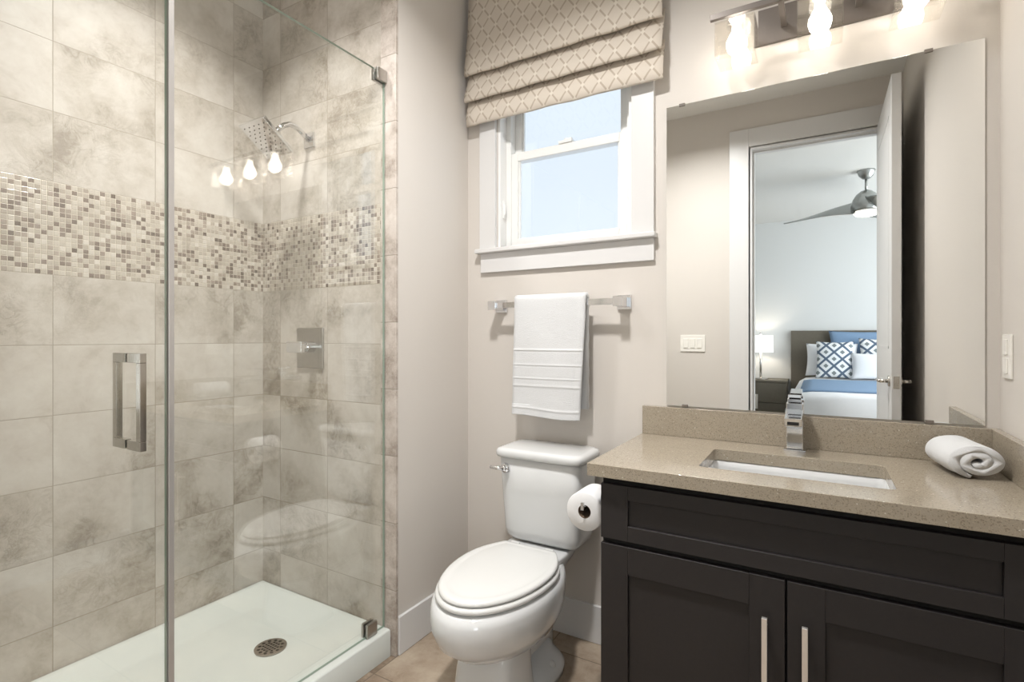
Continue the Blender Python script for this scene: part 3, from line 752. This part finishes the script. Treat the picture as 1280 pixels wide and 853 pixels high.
# ------------------------------------------------------------------ VANITY LIGHT
lt = thing('vanity_light', 'three-bulb chrome vanity light with square glass shades above the mirror', 'wall lamp', (-.02, YB, 2.2))
obox('wall_plate', -.085-.09, .125+.09, YB-.012, YB, 2.135, 2.25, M['fixture'], lt, .001)
LY = 1.80
obox('bar', -.298, .298, LY-.072, LY-.058, 2.172, 2.190, M['fixture'], lt, .001)
for x in (-.10, .10): obox('bracket', x-.008, x+.008, LY-.058, YB-.012, 2.174, 2.188, M['fixture'], lt, .001)
for x in (-.229, 0.0, .229):
    # square clear glass shade, open below
    a = .058; z0, z1 = 2.064, 2.170
    o_ = [(x-a, LY-a), (x+a, LY-a), (x+a, LY+a), (x-a, LY+a)]
    bm = B(); loft(bm, [[(p[0], p[1], z) for p in o_] for z in (z0, z1)], cap=False); bm.faces.new([v for v in bm.verts if abs(v.co.z-z1) < 1e-6])
    s_ = obj('glass_shade', bm, M['shadeglass'], lt)
    so_ = s_.modifiers.new('t', 'SOLIDIFY'); so_.thickness = .005; so_.offset = -1
    bm = B(); lathe(bm, (x, LY, 2.172), [(.030, 0), (.030, .012), (.012, .014)]); obj('socket_cap', bm, M['chrome'], lt, smooth=True)
    bm = B(); lathe(bm, (x, LY, 2.170), [(.013, 0), (.014, -.014), (.022, -.028), (.030, -.045), (.031, -.058), (.027, -.074), (.016, -.087), (.003, -.091)], 24)
    obj('bulb', bm, M['bulb'], lt, smooth=True)

# switches
sp1 = thing('outlet_plate', 'white outlet and switch plate on the right wall above the side splash', 'outlet', (XR, 1.82, 1.127))
obox('cover_plate', XR-.006, XR, 1.785, 1.855, 1.070, 1.185, M['plate'], sp1, .002)
for z in (1.103, 1.152): obox('rocker' if z > 1.13 else 'socket_face', XR-.010, XR-.006, 1.806, 1.834, z-.020, z+.020, M['plate'], sp1, .001)
sp2 = thing('switch_plate', 'white triple rocker switch plate beside the doorway, seen in the mirror', 'light switch', (-.777, YD, 1.133))
obox('cover_plate', -.862, -.693, YD, YD+.006, 1.074, 1.192, M['plate'], sp2, .002)
for x in (-.824, -.7775, -.731): obox('rocker', x-.016, x+.016, YD+.006, YD+.010, 1.100, 1.166, M['plate'], sp2, .0015)

# ceiling downlights: the shower one, and an added unseen one filling the room
for x, y, lab in ((-1.66, .88, 'round recessed ceiling downlight above the shower'), (-.66, .82, 'added unseen round ceiling light that brightens the room')):
    d = thing('recessed_downlight', lab, 'ceiling light', (x, y, CEIL), 'recessed ceiling downlights')
    bm = B(); lathe(bm, (x, y, CEIL), [(.095, -.0005), (.095, -.006), (.083, -.008), (.080, -.0005)]); obj('trim_ring', bm, M['trim'], d, smooth=True)
    obj('lens', cyl(B(), (x, y, CEIL-.004), (x, y, CEIL-.001), .079), M['can'], d)

# ------------------------------------------------------------------ BEDROOM (seen through the doorway in the mirror)
BX0, BX1, BY0, BY1 = -2.6, 2.4, -4.2, YD-.12
struct('floor_bedroom', box(B(), BX0-.1, BX1+.1, BY0-.1, BY1, -.06, 0), M['carpet'])
struct('ceiling_bedroom', box(B(), BX0-.1, BX1+.1, BY0-.1, BY1, CEIL, CEIL+.08), M['ceil'])
struct('wall_bedroom_far', box(B(), BX0-.1, BX1+.1, BY0-.1, BY0, 0, CEIL), M['bed_paint'])
struct('wall_bedroom_left', box(B(), BX0-.1, BX0, BY0, BY1, 0, CEIL), M['bed_paint'])
struct('wall_bedroom_right', box(B(), BX1, BX1+.1, BY0, BY1, 0, CEIL), M['bed_paint'])
bm = B(); box(bm, XR+.121, BX1, BY1-.02, BY1, 0, CEIL); box(bm, BX0, XL-.101, BY1-.02, BY1, 0, CEIL)
struct('wall_bedroom_near', bm, M['bed_paint'])
bd = thing('bed', 'bed with a grey-brown headboard, white duvet and blue band, seen in the mirror', 'bed', (.5, -2.95, 0))
obox('headboard', -.335, 1.33, BY0+.012, BY0+.07, 0, 1.262, M['greywood'], bd, .004)
obox('bed_base', -.22, 1.22, -4.1, -1.80, .06, .30, M['greywood'], bd, .004)
def duvet(y0, y1, dz, xl, xr, m, name, zlow):
    prof = []
    prof += [(xl-.075, zlow), (xl-.055, zlow+.14), (xl-.02, .50), (xl+.03, .60), (xl+.10, .648), (xl+.2, .662)]
    prof += [(xl+.2+(xr-xl-.4)*i/6, .665) for i in range(1, 6)]
    prof += [(xr-.2, .662), (xr-.10, .648), (xr-.03, .60), (xr+.02, .50), (xr+.075, zlow)]
    if name != 'duvet': prof = [p for p in prof if p[1] > .61]
    bm = B(); rings = []
    ys = [y0, y0+.03]+[y0+.06+(y1-y0-.12)*i/8 for i in range(9)]+[y1-.03, y1]
    for y in ys:
        e = min(y-y0, y1-y); dr_ = 0 if e > .05 else (.012 if e > .02 else .035)
        if name != 'duvet': dr_ *= .2
        rings.append([(x, y, z+dz-(dr_ if z > .4 else 0)+.004*noise.noise(Vector((x*5, y*5, 0)))) for x, z in prof])
    loft(bm, rings, cap=(name == 'duvet'), closed=(name == 'duvet'))
    o = obj(name, bm, m, bd, smooth=True)
    if name != 'duvet':
        s = o.modifiers.new('t', 'SOLIDIFY'); s.thickness = .012; s.offset = 0
    else:
        o.modifiers.new('es', 'EDGE_SPLIT').split_angle = math.radians(60)
duvet(-4.10, -1.72, 0, -.26, 1.26, M['linen'], 'duvet', .16)
duvet(-3.35, -1.90, .014, -.265, 1.265, M['blue'], 'blue_throw', .40)
def pillow(name, c, w_, h_, t_, m, lean, label, cat, yaw=0, group=None):
    root = thing(name, label, cat, (c[0], c[1], c[2]-h_/2), group)
    bm = B(); N = 20; front = {}; back = {}
    for s, dct in ((1, front), (-1, back)):
        for i in range(N+1):
            for j in range(N+1):
                u, v = -1+2*i/N, -1+2*j/N
                e = max(0, (1-u*u))**.45*max(0, (1-v*v))**.45
                pin = 1-.06*(1-abs(v))*0-.05*(1-v*v)*0
                X_ = u*w_/2*(1-.07*(1-v*v)**1*(abs(u)**3)); Z_ = v*h_/2*(1-.07*(1-u*u)*(abs(v)**3))
                key = (i, j)
                if s < 0 and (i in (0, N) or j in (0, N)): dct[key] = front[key]; continue
                dct[key] = bm.verts.new((X_, -s*(t_/2)*e*-1, Z_))
        for i in range(N):
            for j in range(N):
                bm.faces.new((dct[(i, j)], dct[(i+1, j)], dct[(i+1, j+1)], dct[(i, j+1)]))
    o = obj('cushion_cover', bm, m, None, smooth=True)
    o.parent = root; o.location = (0, 0, h_/2); o.rotation_euler = (math.radians(lean), 0, math.radians(yaw))
    return root
pillow('throw_pillow', (.150, -3.68, .90), .39, .46, .13, M['diamond'], 12, 'square pillow with a grey and white diamond pattern at the front of the bed', 'pillow', 3, 'pillows on the bed')
pillow('throw_pillow', (.66, -3.83, .92), .50, .50, .13, M['diamond'], 14, 'diamond-patterned pillow behind the white pillow, beside the door edge', 'pillow', -3, 'pillows on the bed')
pillow('bed_pillow', (.52, -4.02, 1.00), .85, .52, .14, M['blue'], 10, 'large dusty blue pillow against the headboard', 'pillow', 0, 'pillows on the bed')
pillow('bed_pillow', (.12, -3.88, .89), .56, .42, .14, M['linen'], 12, 'white pillow standing left of and behind the diamond pillow', 'pillow', 6, 'pillows on the bed')
pillow('bed_pillow', (.56, -3.60, .835), .48, .32, .13, M['linen'], 18, 'small white pillow in front of the patterned pillows, nearest the door edge', 'pillow', 0, 'pillows on the bed')
ns = thing('nightstand', 'grey-brown nightstand with a pale vertical pull beside the bed', 'nightstand', (-.65, -3.97, 0))
obox('body', -.93, -.37, -4.19, -3.745, .05, .592, M['greywood'], ns, .002)
obox('table_top', -.94, -.36, -4.195, -3.73, .592, .616, M['greywood'], ns, .003)
for z0, z1 in ((.33, .58), (.07, .32)): obox('drawer', -.92, -.38, -3.745, -3.730, z0, z1, M['greywood'], ns, .002)
obox('pull', -.735, -.70, -3.730, -3.715, .24, .43, M['pull'], ns, .002)
for x in (-.90, -.40):
    for y in (-4.16, -3.78): obox('leg', x-.02, x+.02, y-.02, y+.02, 0, .05, M['greywood'], ns, .002)
tl = thing('table_lamp', 'lit table lamp with a white drum shade on the nightstand', 'lamp', (-.685, -3.93, .616))
c = (-.685, -3.93, .616)
obj('lamp_base', lathe(B(), c, [(.095, 0), (.095, .012), (.02, .016), (.016, .02)]), M['lampbase'], tl, smooth=False, bevel=.001)
obj('stem', cyl(B(), (c[0], c[1], .63), (c[0], c[1], 1.02), .013), M['lampbase'], tl, smooth=True)
bm = B(); lathe(bm, (c[0], c[1], .975), [(.155, 0), (.150, .225), (.147, .225), (.152, 0), (.155, 0)], 40, cap=False); obj('lamp_shade', bm, M['lampshade'], tl, smooth=True)
obj('harp', tube(B(), [(c[0], c[1], 1.02), (c[0], c[1], 1.21)], .004), M['lampbase'], tl)
obj('finial', lathe(B(), (c[0], c[1], 1.205), [(.004, 0), (.014, .012), (.016, .022), (.008, .032)]), M['lampbase'], tl, smooth=True)
pl = bpy.data.lights.new('table_lamp_light', 'POINT'); pl.energy = 3; pl.color = (1, .86, .7); pl.shadow_soft_size = .04
po = bpy.data.objects.new('table_lamp_light', pl); po.location = (c[0]+.03, c[1]+.03, 1.08); COL.objects.link(po)
# ceiling fan
FX, FY = .375, -2.15
fn = thing('ceiling_fan', 'grey ceiling fan with a lit lens, seen in the mirror through the doorway', 'ceiling fan', (FX, FY, CEIL))
obj('canopy', lathe(B(), (FX, FY, CEIL), [(.075, 0), (.073, -.012), (.058, -.05), (.030, -.078), (.018, -.082)]), M['fan'], fn, smooth=True)
obj('downrod', cyl(B(), (FX, FY, CEIL-.08), (FX, FY, 2.555), .011), M['fan'], fn, smooth=True)
obj('motor_housing', lathe(B(), (FX, FY, 2.36), [(.10, 0), (.118, .02), (.122, .07), (.108, .12), (.080, .165), (.045, .195), (.02, .205)]), M['fan'], fn, smooth=True)
obj('light_lens', lathe(B(), (FX, FY, 2.36), [(.105, 0), (.103, -.012), (.085, -.032), (.045, -.042), (.005, -.045)]), M['fanlight'], fn, smooth=True)
def blade(ang):
    bm = B(); rings = []
    for i in range(15):
        q = i/14; r = .09+.60*q; w_ = .075*(1-q)**1.4+.045+.010*math.sin(q*PI); tilt = math.radians(34*(1-q)**1.2+16); zz = 2.405-.055*q-.03*math.sin(q*PI*.5)
        if q > .96: w_ *= .6
        sk_ = .05*math.sin(q*PI)
        ring = []
        for k in range(12):
            a = 2*PI*k/12; u = w_*math.cos(a)+sk_; v = .006*math.sin(a)
            ring.append((r, u*math.cos(tilt)-v*math.sin(tilt), zz+u*math.sin(tilt)*.8+v*math.cos(tilt)))
        rings.append(ring)
    loft(bm, rings)
    bmesh.ops.transform(bm, matrix=Matrix.Translation((FX, FY, 0)) @ Matrix.Rotation(ang, 4, 'Z'), verts=bm.verts)
    return bm
for a in (178, 298, 58): obj('blade', blade(math.radians(a)), M['fan'], fn, smooth=True)
